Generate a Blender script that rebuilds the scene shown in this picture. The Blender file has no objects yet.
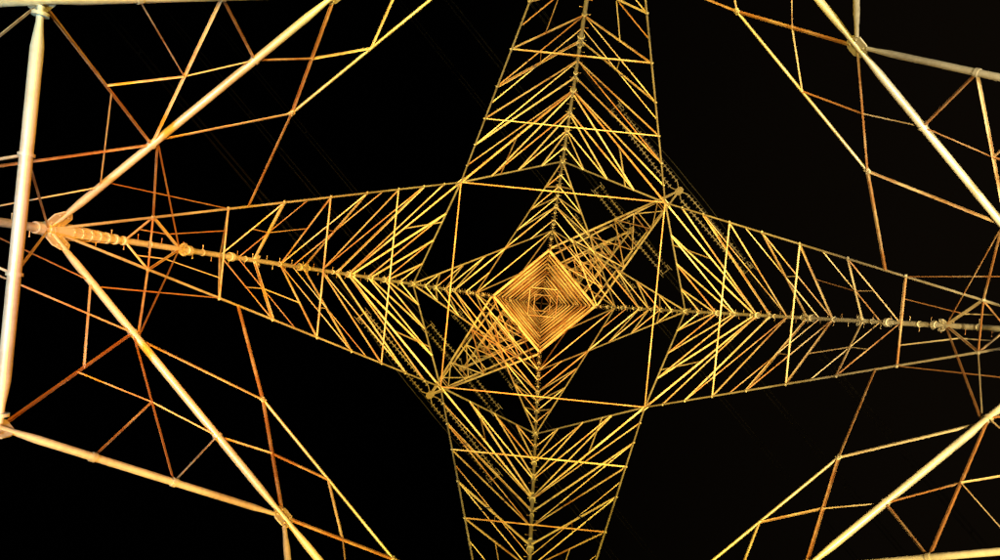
import bpy, math, random
from mathutils import Vector, Matrix
random.seed(7)
scene=bpy.context.scene
CAMH=1.6
F=667.0
# ------------------------------------------------------------ materials
def steel(name,base,var,rough=0.5,metal=0.25,scale=1.2):
    m=bpy.data.materials.new(name); m.use_nodes=True
    nt=m.node_tree; b=nt.nodes['Principled BSDF']
    tc=nt.nodes.new('ShaderNodeTexCoord')
    n1=nt.nodes.new('ShaderNodeTexNoise'); n1.inputs['Scale'].default_value=scale; n1.inputs['Detail'].default_value=6
    n2=nt.nodes.new('ShaderNodeTexNoise'); n2.inputs['Scale'].default_value=14; n2.inputs['Detail'].default_value=4
    at=nt.nodes.new('ShaderNodeAttribute'); at.attribute_name='tone'
    add=nt.nodes.new('ShaderNodeMath'); add.operation='MULTIPLY_ADD'; add.inputs[1].default_value=0.35
    add2=nt.nodes.new('ShaderNodeMath'); add2.operation='MULTIPLY_ADD'; add2.inputs[1].default_value=0.55
    cr=nt.nodes.new('ShaderNodeValToRGB')
    cr.color_ramp.elements[0].position=0.35; cr.color_ramp.elements[0].color=(*var,1)
    cr.color_ramp.elements[1].position=0.8; cr.color_ramp.elements[1].color=(*base,1)
    nt.links.new(tc.outputs['Object'],n1.inputs['Vector']); nt.links.new(tc.outputs['Object'],n2.inputs['Vector'])
    nt.links.new(n2.outputs['Fac'],add.inputs[0]); nt.links.new(at.outputs['Fac'],add2.inputs[0])
    nt.links.new(n1.outputs['Fac'],add2.inputs[2]); 
    sub=nt.nodes.new('ShaderNodeMath'); sub.operation='SUBTRACT'; sub.inputs[1].default_value=0.38
    nt.links.new(add2.outputs[0],sub.inputs[0]); nt.links.new(sub.outputs[0],add.inputs[2])
    nt.links.new(add.outputs[0],cr.inputs['Fac']); nt.links.new(cr.outputs['Color'],b.inputs['Base Color'])
    b.inputs['Metallic'].default_value=metal; b.inputs['Roughness'].default_value=rough
    bp=nt.nodes.new('ShaderNodeBump'); bp.inputs['Strength'].default_value=0.10; bp.inputs['Distance'].default_value=0.01
    nt.links.new(n2.outputs['Fac'],bp.inputs['Height']); nt.links.new(bp.outputs['Normal'],b.inputs['Normal'])
    return m
M_TUBE=steel('galvanised_tube',(0.66,0.66,0.62),(0.34,0.30,0.23),.42,.35)
M_ANG=steel('weathered_angle_steel',(0.68,0.61,0.46),(0.32,0.15,0.06),.45,.25)
M_INS=steel('insulator_porcelain',(0.75,0.70,0.60),(0.5,0.42,0.32),0.25,0.0)
M_CAB=steel('aluminium_cable',(0.07,0.07,0.065),(0.04,0.04,0.035),0.6,0.3)
M_CON=steel('concrete',(0.38,0.37,0.35),(0.25,0.24,0.22),0.9,0.0)

# ------------------------------------------------------------ mesh builder
class MB:
    def __init__(s): s.v=[]; s.f=[]; s.sm=[]; s.t=[]
    def _add(s,vs,fs,smooth,tone):
        o=len(s.v); s.v+=[tuple(v) for v in vs]; s.t+=[tone]*len(vs)
        for f in fs: s.f.append([o+i for i in f]); s.sm.append(smooth)
    def frame(s,a,b,up=None):
        d=(b-a).normalized()
        if up is None: up=Vector((0,0,1)) if abs(d.z)<0.95 else Vector((1,0,0))
        x=d.cross(up)
        if x.length<1e-4: x=d.cross(Vector((0.3,0.9,0.1)))
        x.normalize(); y=x.cross(d).normalized()
        return d,x,y
    def tube(s,a,b,r,r2=None,n=8,tone=None,mid=None):
        if r2 is None:r2=r
        if tone is None: tone=random.random()
        d,x,y=s.frame(a,b)
        prof=[(0,r),(1,r2)] if mid is None else [(0,r),(.04,r),(.1,mid),(.9,mid),(.96,r2),(1,r2)]
        vs=[];fs=[]
        for t,rr in prof:
            p=a.lerp(b,t)
            for i in range(n):
                an=2*math.pi*i/n; vs.append(p+x*math.cos(an)*rr+y*math.sin(an)*rr)
        for k in range(len(prof)-1):
            for i in range(n):
                j=(i+1)%n; fs.append((k*n+i,k*n+j,(k+1)*n+j,(k+1)*n+i))
        s._add(vs,fs,True,tone)
        k=len(prof)-1
        s._add(vs[:n],[tuple(range(n))[::-1]],False,tone); s._add(vs[k*n:],[tuple(range(n))],False,tone)
    def angle(s,a,b,w,th=None,tone=None):
        if th is None: th=w*0.13
        if tone is None: tone=random.random()
        d,x,y=s.frame(a,b)
        if random.random()<.5: x=-x
        if random.random()<.35: y=-y
        pr=[(0,0),(w,0),(w,th),(th,th),(th,w),(0,w)]
        off=(-w*.35,-w*.35)
        vs=[]
        for p in (a,b):
            for u,q in pr: vs.append(p+x*(u+off[0])+y*(q+off[1]))
        fs=[(i,(i+1)%6,6+(i+1)%6,6+i) for i in range(6)]+[(5,4,3,2,1,0),(6,7,8,9,10,11)]
        s._add(vs,fs,False,tone)
    def plate(s,c,u,w,th):
        nrm=u.cross(w).normalized()*th/2
        k=[(1,.45),(.45,1),(-.45,1),(-1,.45),(-1,-.45),(-.45,-1),(.45,-1),(1,-.45)]
        vs=[c+u*p+w*q+nrm for p,q in k]+[c+u*p+w*q-nrm for p,q in k]
        fs=[tuple(range(8)),tuple(range(15,7,-1))]+[(i,8+i,8+(i+1)%8,(i+1)%8) for i in range(8)]
        s._add(vs,fs,False,.8)
        for p,q in ((.5,.5),(-.5,.5),(.5,-.5),(-.5,-.5),(0,0)):
            cc=c+u*p+w*q; n1=nrm.normalized()
            s.tube(cc-n1*(th/2+.02),cc+n1*(th/2+.02),.022,n=6,tone=.4)
    def make(s,name,mat,parent=None):
        me=bpy.data.meshes.new(name); me.from_pydata(s.v,[],s.f)
        me.polygons.foreach_set('use_smooth',s.sm)
        a=me.attributes.new('tone','FLOAT','POINT'); a.data.foreach_set('value',s.t)
        me.materials.append(mat); me.update()
        o=bpy.data.objects.new(name,me); scene.collection.objects.link(o)
        if parent: o.parent=parent
        return o
def empty(name):
    e=bpy.data.objects.new(name,None); scene.collection.objects.link(e); return e

# ------------------------------------------------------------ tower geometry (h = height above eye level)
C=Vector((0.65,-0.50,0)); rot=math.radians(5.7)
DIR=[Vector((-math.cos(rot),-math.sin(rot),0)),   # L
     Vector((math.sin(rot),-math.cos(rot),0)),    # T
     Vector((math.cos(rot),math.sin(rot),0)),     # R
     Vector((-math.sin(rot),math.cos(rot),0))]    # B
ZA,ZN,ZM,ZP2,ZP,ZW=13.1,15.4,27.4,35.8,44.5,58.0
ZF=4.0; KS=.425
def rad(h):
    if h<=ZW: return 12-0.13*h
    r=12-0.13*ZW
    pts=[(58,r),(95,1.25),(99,0.15)]
    for (a,ra),(b,rb) in zip(pts,pts[1:]):
        if h<=b: return ra+(rb-ra)*(h-a)/(b-a)
    return .15
def leg(i,h): return C+DIR[i%4]*rad(h)+Vector((0,0,h+CAMH))
def mid(i,h): return (leg(i,h)+leg(i+1,h))/2
L=lambda a,b,t:a.lerp(b,t)

tower=empty('transmission_tower')
legs=MB(); main=MB(); br=MB(); gus=MB(); pegs=MB()

lv=[-CAMH,ZF,9.2,ZA,17.3,19.2,23.3,ZM,31.5,ZP2,40,ZP,49,53.5,ZW]
def lr(h): return .072 if h>ZA else .085
for i in range(4):
    for a,b in zip(lv,lv[1:]):
        legs.tube(leg(i,a),leg(i,b),lr(a+.1),n=14,tone=.7)
    d=(leg(i,ZA+1)-leg(i,ZA)).normalized(); p=leg(i,ZA)
    legs.tube(p-d*.3,p+d*.45,.12,.16,n=16,tone=.9); legs.tube(p+d*.45,p+d*1.9,.155,.08,n=16,tone=.9)
    for k in (.45,.7,.95,1.2,1.45,1.7,1.95): legs.tube(p+d*k,p+d*(k+.05),.18-.038*k,n=16,tone=.8)
    for a in range(8):
        an=a*math.pi/4; x=Vector((math.cos(an),math.sin(an),0))
        legs.tube(p+d*.45+x*.16,p+d*1.5+x*.105,.015,n=5,tone=.9)
    for a in lv[1:]:
        p=leg(i,a); d=(leg(i,a+1)-leg(i,a)).normalized()
        r=lr(a)
        for k in(-.04,.04): legs.tube(p+d*(k-.03),p+d*(k+.03),r*1.8,n=14,tone=.8)
        for s_ in (-1,1):
            legs.tube(p+d*(.08*s_),p+d*(.30*s_),r*1.35,r*1.02,n=14,tone=.7)
    h=-.5
    while h<ZW:
        p=leg(i,h); o=DIR[i]; t=Vector((-o.y,o.x,0)); sgn=1 if round(h*2.5)%2 else -1
        pegs.tube(p+t*.05*sgn,p+t*(.19*sgn),.008,n=5)
        pegs.tube(p+t*.18*sgn,p+t*(.20*sgn),.016,n=5)
        if round(h*2.5)%5==0: legs.tube(p-Vector((0,0,.02)),p+Vector((0,0,.02)),lr(h)*1.25,n=12,tone=.6)
        h+=0.4
def gusset(p,face,s=.5):
    u=(DIR[(face+1)%4]-DIR[face%4]).normalized()
    n_=(DIR[(face+1)%4]+DIR[face%4]).normalized()
    w=(Vector((0,0,1))-n_*0.092).normalized()
    gus.plate(p,u*s,w*s,.03)

for f in range(4):
    m_A=mid(f,ZA); apex=mid(f,ZM); mN=mid(f,ZN)
    gusset(m_A,f,.22); gusset(apex,f,.26)
    Ns=[]
    for sd in (0,1):
        i=f+sd
        lA=leg(i,ZA); R=lambda t:L(lA,m_A,t); V=lambda t:L(lA,apex,t)
        lh=lambda t:leg(i,ZA+(ZM-ZA)*t)
        gusset(L(lA,m_A,.04),f,.22)
        main.tube(L(lA,m_A,.02),m_A,.05,n=12,mid=.072,tone=.75)
        for t in(.36,.72): main.tube(R(t-.004),R(t+.004),.09,n=12,tone=.6)
        lF=leg(i,ZF)
        K=lambda t:L(m_A,lF,t)
        S=K(KS)
        main.tube(K(.02),S,.042,n=12,mid=.06,tone=.7); main.tube(S,lF,.05,n=12,mid=.065,tone=.7)
        for t in(.2,.315): main.tube(K(t-.003),K(t+.003),.076,n=12,tone=.6)
        gusset(S,f,.17)
        W=.04
        for a,b,w in [(R(.36),S,W),(R(.36),K(.2),W),(R(.72),K(.2),W),(S,leg(i,9.2),.04),(L(S,lF,.4),leg(i,9.2),W),(L(S,lF,.4),leg(i,6.5),W),
                      (L(R(.36),K(.2),.5),K(.315),.028),(L(R(.36),K(.2),.5),R(.72),.028),(L(R(.36),K(.2),.5),L(R(.36),S,.5),.028),
                      (leg(i,9.2),R(.36),.035),(R(.18),leg(i,11.2),.028),(R(.18),L(R(.36),S,.45),.028)]:
            br.angle(a,b,w)
        main.tube(L(lA,apex,.02),apex,.032,n=8,tone=.3)
        N=L(mN,leg(i,ZN),.336); Ns.append(N)
        br.angle(N,V(.31),.055,tone=.2); br.angle(N,R(.38),.045); br.angle(N,m_A,.05,tone=.2)
        br.angle(R(.38),V(.14),.032); br.angle(R(.38),lh(.27),.038,tone=.1); br.angle(V(.27),R(.2),.028,tone=.1)
        br.angle(mN,L(N,m_A,.5),.04)
        br.angle(L(N,m_A,.5),R(.72),.03)
        ts=[0,.14,.27,.39,.51,.62,.73,.83,.92,1]
        for k,t in enumerate(ts[1:-1],1):
            if k%2: br.angle(lh(t),V(t),.036)
            br.angle(V(t),lh(ts[k+1]),.062 if k%2 else .048,tone=.9 if k%2 else .5)
            if k%2==0: br.angle(lh(t),V(ts[k-1]),.04,tone=.2)
            if k in(1,3,5): br.angle(L(lh(t),V(t),.5),L(V(t),lh(ts[k+1]),.5),.028)
            if k in(2,4): br.angle(L(V(ts[k-1]),lh(t),.5),L(V(t),lh(ts[k+1]),.45),.028)
            if 1<k<7 and k%2:
                q=L(V(t),lh(ts[k+1]),.5)
                br.angle(q,lh((t+ts[k+1])/2),.03); br.angle(q,V((t+ts[k+1])/2),.03)
            if k%2==0:gusset(lh(t)-(lh(t)-V(t)).normalized()*.1,f,.12)
            gusset(V(t),f,.055)
        br.angle(leg(i,ZM),apex,.07)
        lP2=leg(i,ZP2)
        main.tube(apex,lP2,.042,n=8,tone=.5)
        for t in (.25,.5,.75):
            q=L(apex,lP2,t); br.angle(q,leg(i,ZM+(ZP2-ZM)*t),.055); br.angle(q,leg(i,ZM+(ZP2-ZM)*(t-.22)),.065,tone=.8)
            gusset(leg(i,ZM+(ZP2-ZM)*t),f,.14)
        br.angle(L(apex,leg(i,ZM),.5),L(apex,lP2,.33),.05)
        ap=mid(f,ZP)
        br.angle(lP2,ap,.08,tone=.9)
        for t in (.25,.5,.75):
            q=L(lP2,ap,t); br.angle(q,leg(i,ZP2+(ZP-ZP2)*t),.055); br.angle(q,leg(i,ZP2+(ZP-ZP2)*min(1,t+.25)),.065,tone=.8)
        br.angle(leg(i,ZP),ap,.075)
        gusset(lP2,f,.22)
        lT=leg(i,51)
        br.angle(ap,lT,.08,tone=.8)
        br.angle(L(ap,lT,.5),leg(i,ZP+3.2),.055)
    main.tube(Ns[0],Ns[1],.034,n=8,tone=.25); gusset(Ns[0],f,.08); gusset(Ns[1],f,.08)
    a,b=51,ZW
    br.angle(leg(f,a),leg(f+1,a),.07)
    br.angle(leg(f,a),mid(f,b),.085); br.angle(leg(f+1,a),mid(f,b),.085); br.angle(leg(f,b),leg(f+1,b),.09)
for i in range(4):
    f0=i-1; f1=i
    def Kf(f,t,hA=ZA): return L(mid(f,hA),leg(i,ZF),t)
    a,b=Kf(f0,KS),Kf(f1,KS)
    main.tube(L(a,b,.01),L(a,b,.99),.045,n=14,mid=.082,tone=.8)
    for t in(.03,.36,.64,.97):
        main.tube(L(a,b,t-.004),L(a,b,t+.004),.105,n=14,tone=.8)
    for q,w in((leg(i,9.2),.035),(leg(i,ZA),.035)): br.angle(L(a,b,.36),q,w); br.angle(L(a,b,.64),q,w)
    for t in (.14,.27,.51,.73):
        A=L(leg(i,ZA),mid(f0,ZM),t);B=L(leg(i,ZA),mid(f1,ZM),t)
        br.angle(A,B,.042)
    br.angle(mid(f0,ZM),mid(f1,ZM),.045,tone=.1)
us=[58,60.5,63,65.5,68,71,74,77,80,83,86,90,95]
up=MB()
for i in range(4):
    for a,b in zip(us,us[1:]):
        up.angle(leg(i,a),leg(i,b),.20,tone=.3)
        up.angle(leg(i,a),leg(i+1,b),.10); up.angle(leg(i+1,a),leg(i,b),.10); up.angle(leg(i,b),leg(i+1,b),.12)
        if a in(71,83):
            q=(leg(i,b)+leg(i+1,b))/2; q2=(leg(i+1,b)+leg(i+2,b))/2; up.angle(q,q2,.09)
    up.angle(leg(i,58.1),leg(i+1,58.1),.2,tone=.4)
    up.angle(leg(i,95),leg(i,99),.15)
# ------------------------------------------------------------ crossarms
arms=MB(); tips=[]
def crossarm(f,h,hh,reach,rise=.6):
    i,j=f,f+1
    out=(DIR[f%4]+DIR[(f+1)%4]).normalized()
    tip=C+out*reach+Vector((0,0,h+CAMH+rise))
    bl,br_,tl,tr=leg(i,h),leg(j,h),leg(i,h+hh),leg(j,h+hh)
    n=6
    for p in (bl,br_,tl,tr): arms.angle(p,tip,.15,tone=.9)
    for k in range(n):
        t,t2=k/n,(k+1)/n
        q=[L(p,tip,t) for p in (bl,br_,tr,tl)]; q2=[L(p,tip,t2) for p in (bl,br_,tr,tl)]
        for m in range(4):
            mm=(m+1)%4
            if k: arms.angle(q[m],q[mm],.07)
            if k<n-1:
                if k%2: arms.angle(q[m],q2[mm],.08)
                else: arms.angle(q[mm],q2[m],.08)
    arms.plate(tip,out*.4,Vector((out.y,-out.x,0))*.3,.06)
    tips.append((tip,h,f)); return tip
tR=crossarm(1,57.5,4.5,15.2,.8); tL=crossarm(3,57.5,4.5,12.9,.8)
crossarm(1,70,3,12.0); crossarm(3,70,3,11.0)
crossarm(1,82,3,9.5); crossarm(3,82,3,9.0)
legs.make('leg_tubes',M_TUBE,tower); main.make('main_bracing_tubes',M_TUBE,tower); br.make('secondary_bracing_angles',M_ANG,tower)
gus.make('gusset_plates',M_TUBE,tower); pegs.make('climbing_step_bolts',M_ANG,tower); up.make('upper_body_lattice',M_ANG,tower); arms.make('crossarms',M_ANG,tower)

# ------------------------------------------------------------ insulators and conductors
along=(DIR[2]+DIR[3]).normalized()
cab=MB()
side=Vector((along.y,-along.x,0))
for tip,h,f in tips:
    big= h<60
    for sg in (1,-1):
        ins=MB()
        ln=8.4 if big else 5.0
        d=(along*sg+Vector((0,0,-.10))).normalized()
        for o in (-.38,.38):
            a=tip+side*o+d*.7; b=a+d*ln
            ins.tube(tip,a,.05,n=6); ins.tube(a,b,.04,n=6)
            n_=int(ln/.40)
            for k in range(n_):
                p=a+d*(.15+k*.40)
                ins.tube(p,p+d*.06,.2,.19,n=10,tone=.8); ins.tube(p+d*.06,p+d*.14,.19,.06,n=10,tone=.8)
        e=tip+d*(.7+ln)
        ins.tube(e-side*.55,e+side*.55,.05,n=6)
        for o in (-.6,.6):
            ins.tube(e+side*o-d*.5,e+side*o+d*.3,.03,n=5)
        ins.make('insulator_string',M_INS)
        for ox in (-.22,.22):
            for oz in (-.22,.22):
                pts=[]
                for k in range(25):
                    s_=k/24*170
                    sag=-.10*s_+ .0006*s_*s_
                    pts.append(e+along*sg*s_+side*ox+Vector((0,0,oz+sag)))
                for p,q in zip(pts,pts[1:]): cab.tube(p,q,.014,n=5)
        for k in range(1,6):
            s_=k*28; c0=e+along*sg*s_+Vector((0,0,-.10*s_+.0006*s_*s_))
            cab.tube(c0+side*.22+Vector((0,0,.22)),c0-side*.22-Vector((0,0,.22)),.02,n=5)
            cab.tube(c0-side*.22+Vector((0,0,.22)),c0+side*.22-Vector((0,0,.22)),.02,n=5)
    ln=(8.4 if big else 5.0)+.7
    for ox in(-.22,.22):
        pts=[tip+along*ln*u+side*ox+Vector((0,0,-.1*ln*abs(u)-3.2*(1-u*u))) for u in [x/10-1 for x in range(21)]]
        for p,q in zip(pts,pts[1:]): cab.tube(p,q,.035,n=5)
cab.make('power_line_conductors',M_CAB)

# ------------------------------------------------------------ ground, footings
m=bpy.data.materials.new('grass_ground'); m.use_nodes=True; nt=m.node_tree; b=nt.nodes['Principled BSDF']
n=nt.nodes.new('ShaderNodeTexNoise'); n.inputs['Scale'].default_value=.8; n.inputs['Detail'].default_value=10
tc=nt.nodes.new('ShaderNodeTexCoord'); nt.links.new(tc.outputs['Object'],n.inputs['Vector'])
cr=nt.nodes.new('ShaderNodeValToRGB'); cr.color_ramp.elements[0].color=(.025,.03,.012,1); cr.color_ramp.elements[1].color=(.07,.07,.03,1)
nt.links.new(n.outputs['Fac'],cr.inputs['Fac']); nt.links.new(cr.outputs['Color'],b.inputs['Base Color']); b.inputs['Roughness'].default_value=1
g=MB(); N_=40
for a in range(N_+1):
    for c in range(N_+1):
        u=(a/N_*2-1);w=(c/N_*2-1)
        x=u*abs(u)*1500;y=w*abs(w)*1500
        d=math.hypot(x,y); g.v.append((x,y,0 if d<25 else .4*math.sin(x*.05)*math.cos(y*.04)*min(1,(d-25)/60))); g.t.append(.5)
for a in range(N_):
    for c in range(N_):
        q=a*(N_+1)+c; g.f.append([q,q+N_+1,q+N_+2,q+1]); g.sm.append(True)
g.make('ground',m)
for i in range(4):
    fb=MB(); p=leg(i,-CAMH); p.z=0
    fb.tube(p-Vector((0,0,.3)),p+Vector((0,0,.35)),.75,.6,n=24); fb.tube(p+Vector((0,0,.35)),p+Vector((0,0,.40)),.42,n=16)
    fb.make('concrete_footing',M_CON)

# ------------------------------------------------------------ floodlights on the ground
M_HOUS=steel('floodlight_housing',(.08,.08,.08),(.04,.04,.04))
def flood(pos,target,col,power,cone,blend=.6,size=.15):
    pos=Vector(pos); target=Vector(target); d=(target-pos).normalized()
    e=empty('floodlight'); 
    mb=MB(); mb.tube(pos-d*.42,pos-d*.04,.14,.24,n=16); mb.tube(pos-d*.04,pos-d*.0,.27,.27,n=16)
    s=d.cross(Vector((0,1,0.01))).normalized()
    for k in(-1,1): mb.tube(Vector((pos.x,pos.y,.03))+s*.3*k,pos-d*.2+s*.3*k,.025,n=6)
    mb.tube(Vector((pos.x,pos.y,.04))-s*.34,Vector((pos.x,pos.y,.04))+s*.34,.03,n=6)
    mb.make('housing',M_HOUS,e)
    mt=bpy.data.materials.new('floodlight_lens'); mt.use_nodes=True; q=mt.node_tree.nodes['Principled BSDF']
    q.inputs['Base Color'].default_value=(*col,1); q.inputs['Emission Color'].default_value=(*col,1); q.inputs['Emission Strength'].default_value=12
    lb=MB(); lb.tube(pos+d*.003,pos+d*.02,.22,n=16); lb.make('lens',mt,e)
    ld=bpy.data.lights.new('lamp','SPOT'); ld.color=col; ld.energy=power; ld.spot_size=math.radians(cone); ld.spot_blend=blend; ld.shadow_soft_size=size
    lo=bpy.data.objects.new('lamp',ld); scene.collection.objects.link(lo); lo.parent=e
    lo.location=pos+d*.06; lo.rotation_euler=d.to_track_quat('-Z','Y').to_euler()
def px(x,y,h):
    return Vector(((x-537)/F*h,(y-307)/F*h,h+CAMH))
YEL=(1,.62,.07); ORG=(1,.27,.015); PALE=(1,.68,.24); WHT=(.66,.95,.86)
flood((-2,1.5,.5),px(540,305,70),ORG,90000,13,.5)
flood((3,-2.5,.5),px(560,300,40),(1,.54,.05),62000,38,.8)
flood((2.5,4,.5),px(535,460,22),YEL,34000,50,.8)
flood((-1,-4.5,.5),px(580,90,22),YEL,40000,50,.8)
flood((0,1,.5),px(360,272,22),YEL,20000,30,.8)
flood((1,-2,.5),px(245,255,16),ORG,26000,34,.8)
flood((5,1.5,.5),px(850,315,18),PALE,27000,50,.9)
flood((9,-1,.5),px(950,80,13),(1,.84,.50),10500,62,.8)
flood((8,4,.5),px(930,490,13),YEL,9000,52,.8)
flood((-6.5,-.6,.5),px(-35,228,9.2),WHT,5800,78,.9)
flood((1,6,.5),px(240,505,13),YEL,12000,42,.8)
flood((1,3,.5),px(215,385,14),ORG,17000,36,.8)
flood((1,-6,.5),px(290,50,13),YEL,13000,46,.8)

# ------------------------------------------------------------ night sky
w=bpy.data.worlds.new('World'); scene.world=w; w.use_nodes=True; nt=w.node_tree
bg=nt.nodes['Background']; sky=nt.nodes.new('ShaderNodeTexSky'); sky.sky_type='NISHITA'; sky.sun_disc=False
sky.sun_elevation=math.radians(-4); sky.sun_rotation=math.radians(90)
tc=nt.nodes.new('ShaderNodeTexCoord'); sep=nt.nodes.new('ShaderNodeSeparateXYZ'); mr=nt.nodes.new('ShaderNodeMapRange')
mr.inputs['From Min'].default_value=-.1; mr.inputs['From Max'].default_value=.6
cr=nt.nodes.new('ShaderNodeValToRGB'); cr.color_ramp.elements[0].color=(0.0001,0.0001,0.0001,1); cr.color_ramp.elements[1].color=(.0036,.0024,.0013,1)
mx=nt.nodes.new('ShaderNodeMix'); mx.data_type='RGBA'; mx.blend_type='ADD'; mx.inputs['Factor'].default_value=1
sc=nt.nodes.new('ShaderNodeMix'); sc.data_type='RGBA'; sc.blend_type='MULTIPLY'; sc.inputs['Factor'].default_value=1; sc.inputs[7].default_value=(.0006,.0005,.0004,1)
nt.links.new(tc.outputs['Generated'],sep.inputs[0]); nt.links.new(sep.outputs['X'],mr.inputs['Value']); nt.links.new(mr.outputs[0],cr.inputs['Fac'])
nt.links.new(sky.outputs[0],sc.inputs[6]); nt.links.new(sc.outputs[2],mx.inputs[6]); nt.links.new(cr.outputs['Color'],mx.inputs[7])
nt.links.new(mx.outputs[2],bg.inputs['Color']); bg.inputs['Strength'].default_value=1.0

# ------------------------------------------------------------ camera
cd=bpy.data.cameras.new('camera'); cd.sensor_width=36; cd.lens=F/1000*36; cd.clip_end=5000
cd.shift_x=-.037; cd.shift_y=.027
co=bpy.data.objects.new('camera',cd); scene.collection.objects.link(co); co.location=(0,0,CAMH); co.rotation_euler=(math.pi,0,0)
scene.camera=co
scene.view_settings.view_transform='Standard'; scene.view_settings.look='None'; scene.view_settings.exposure=0
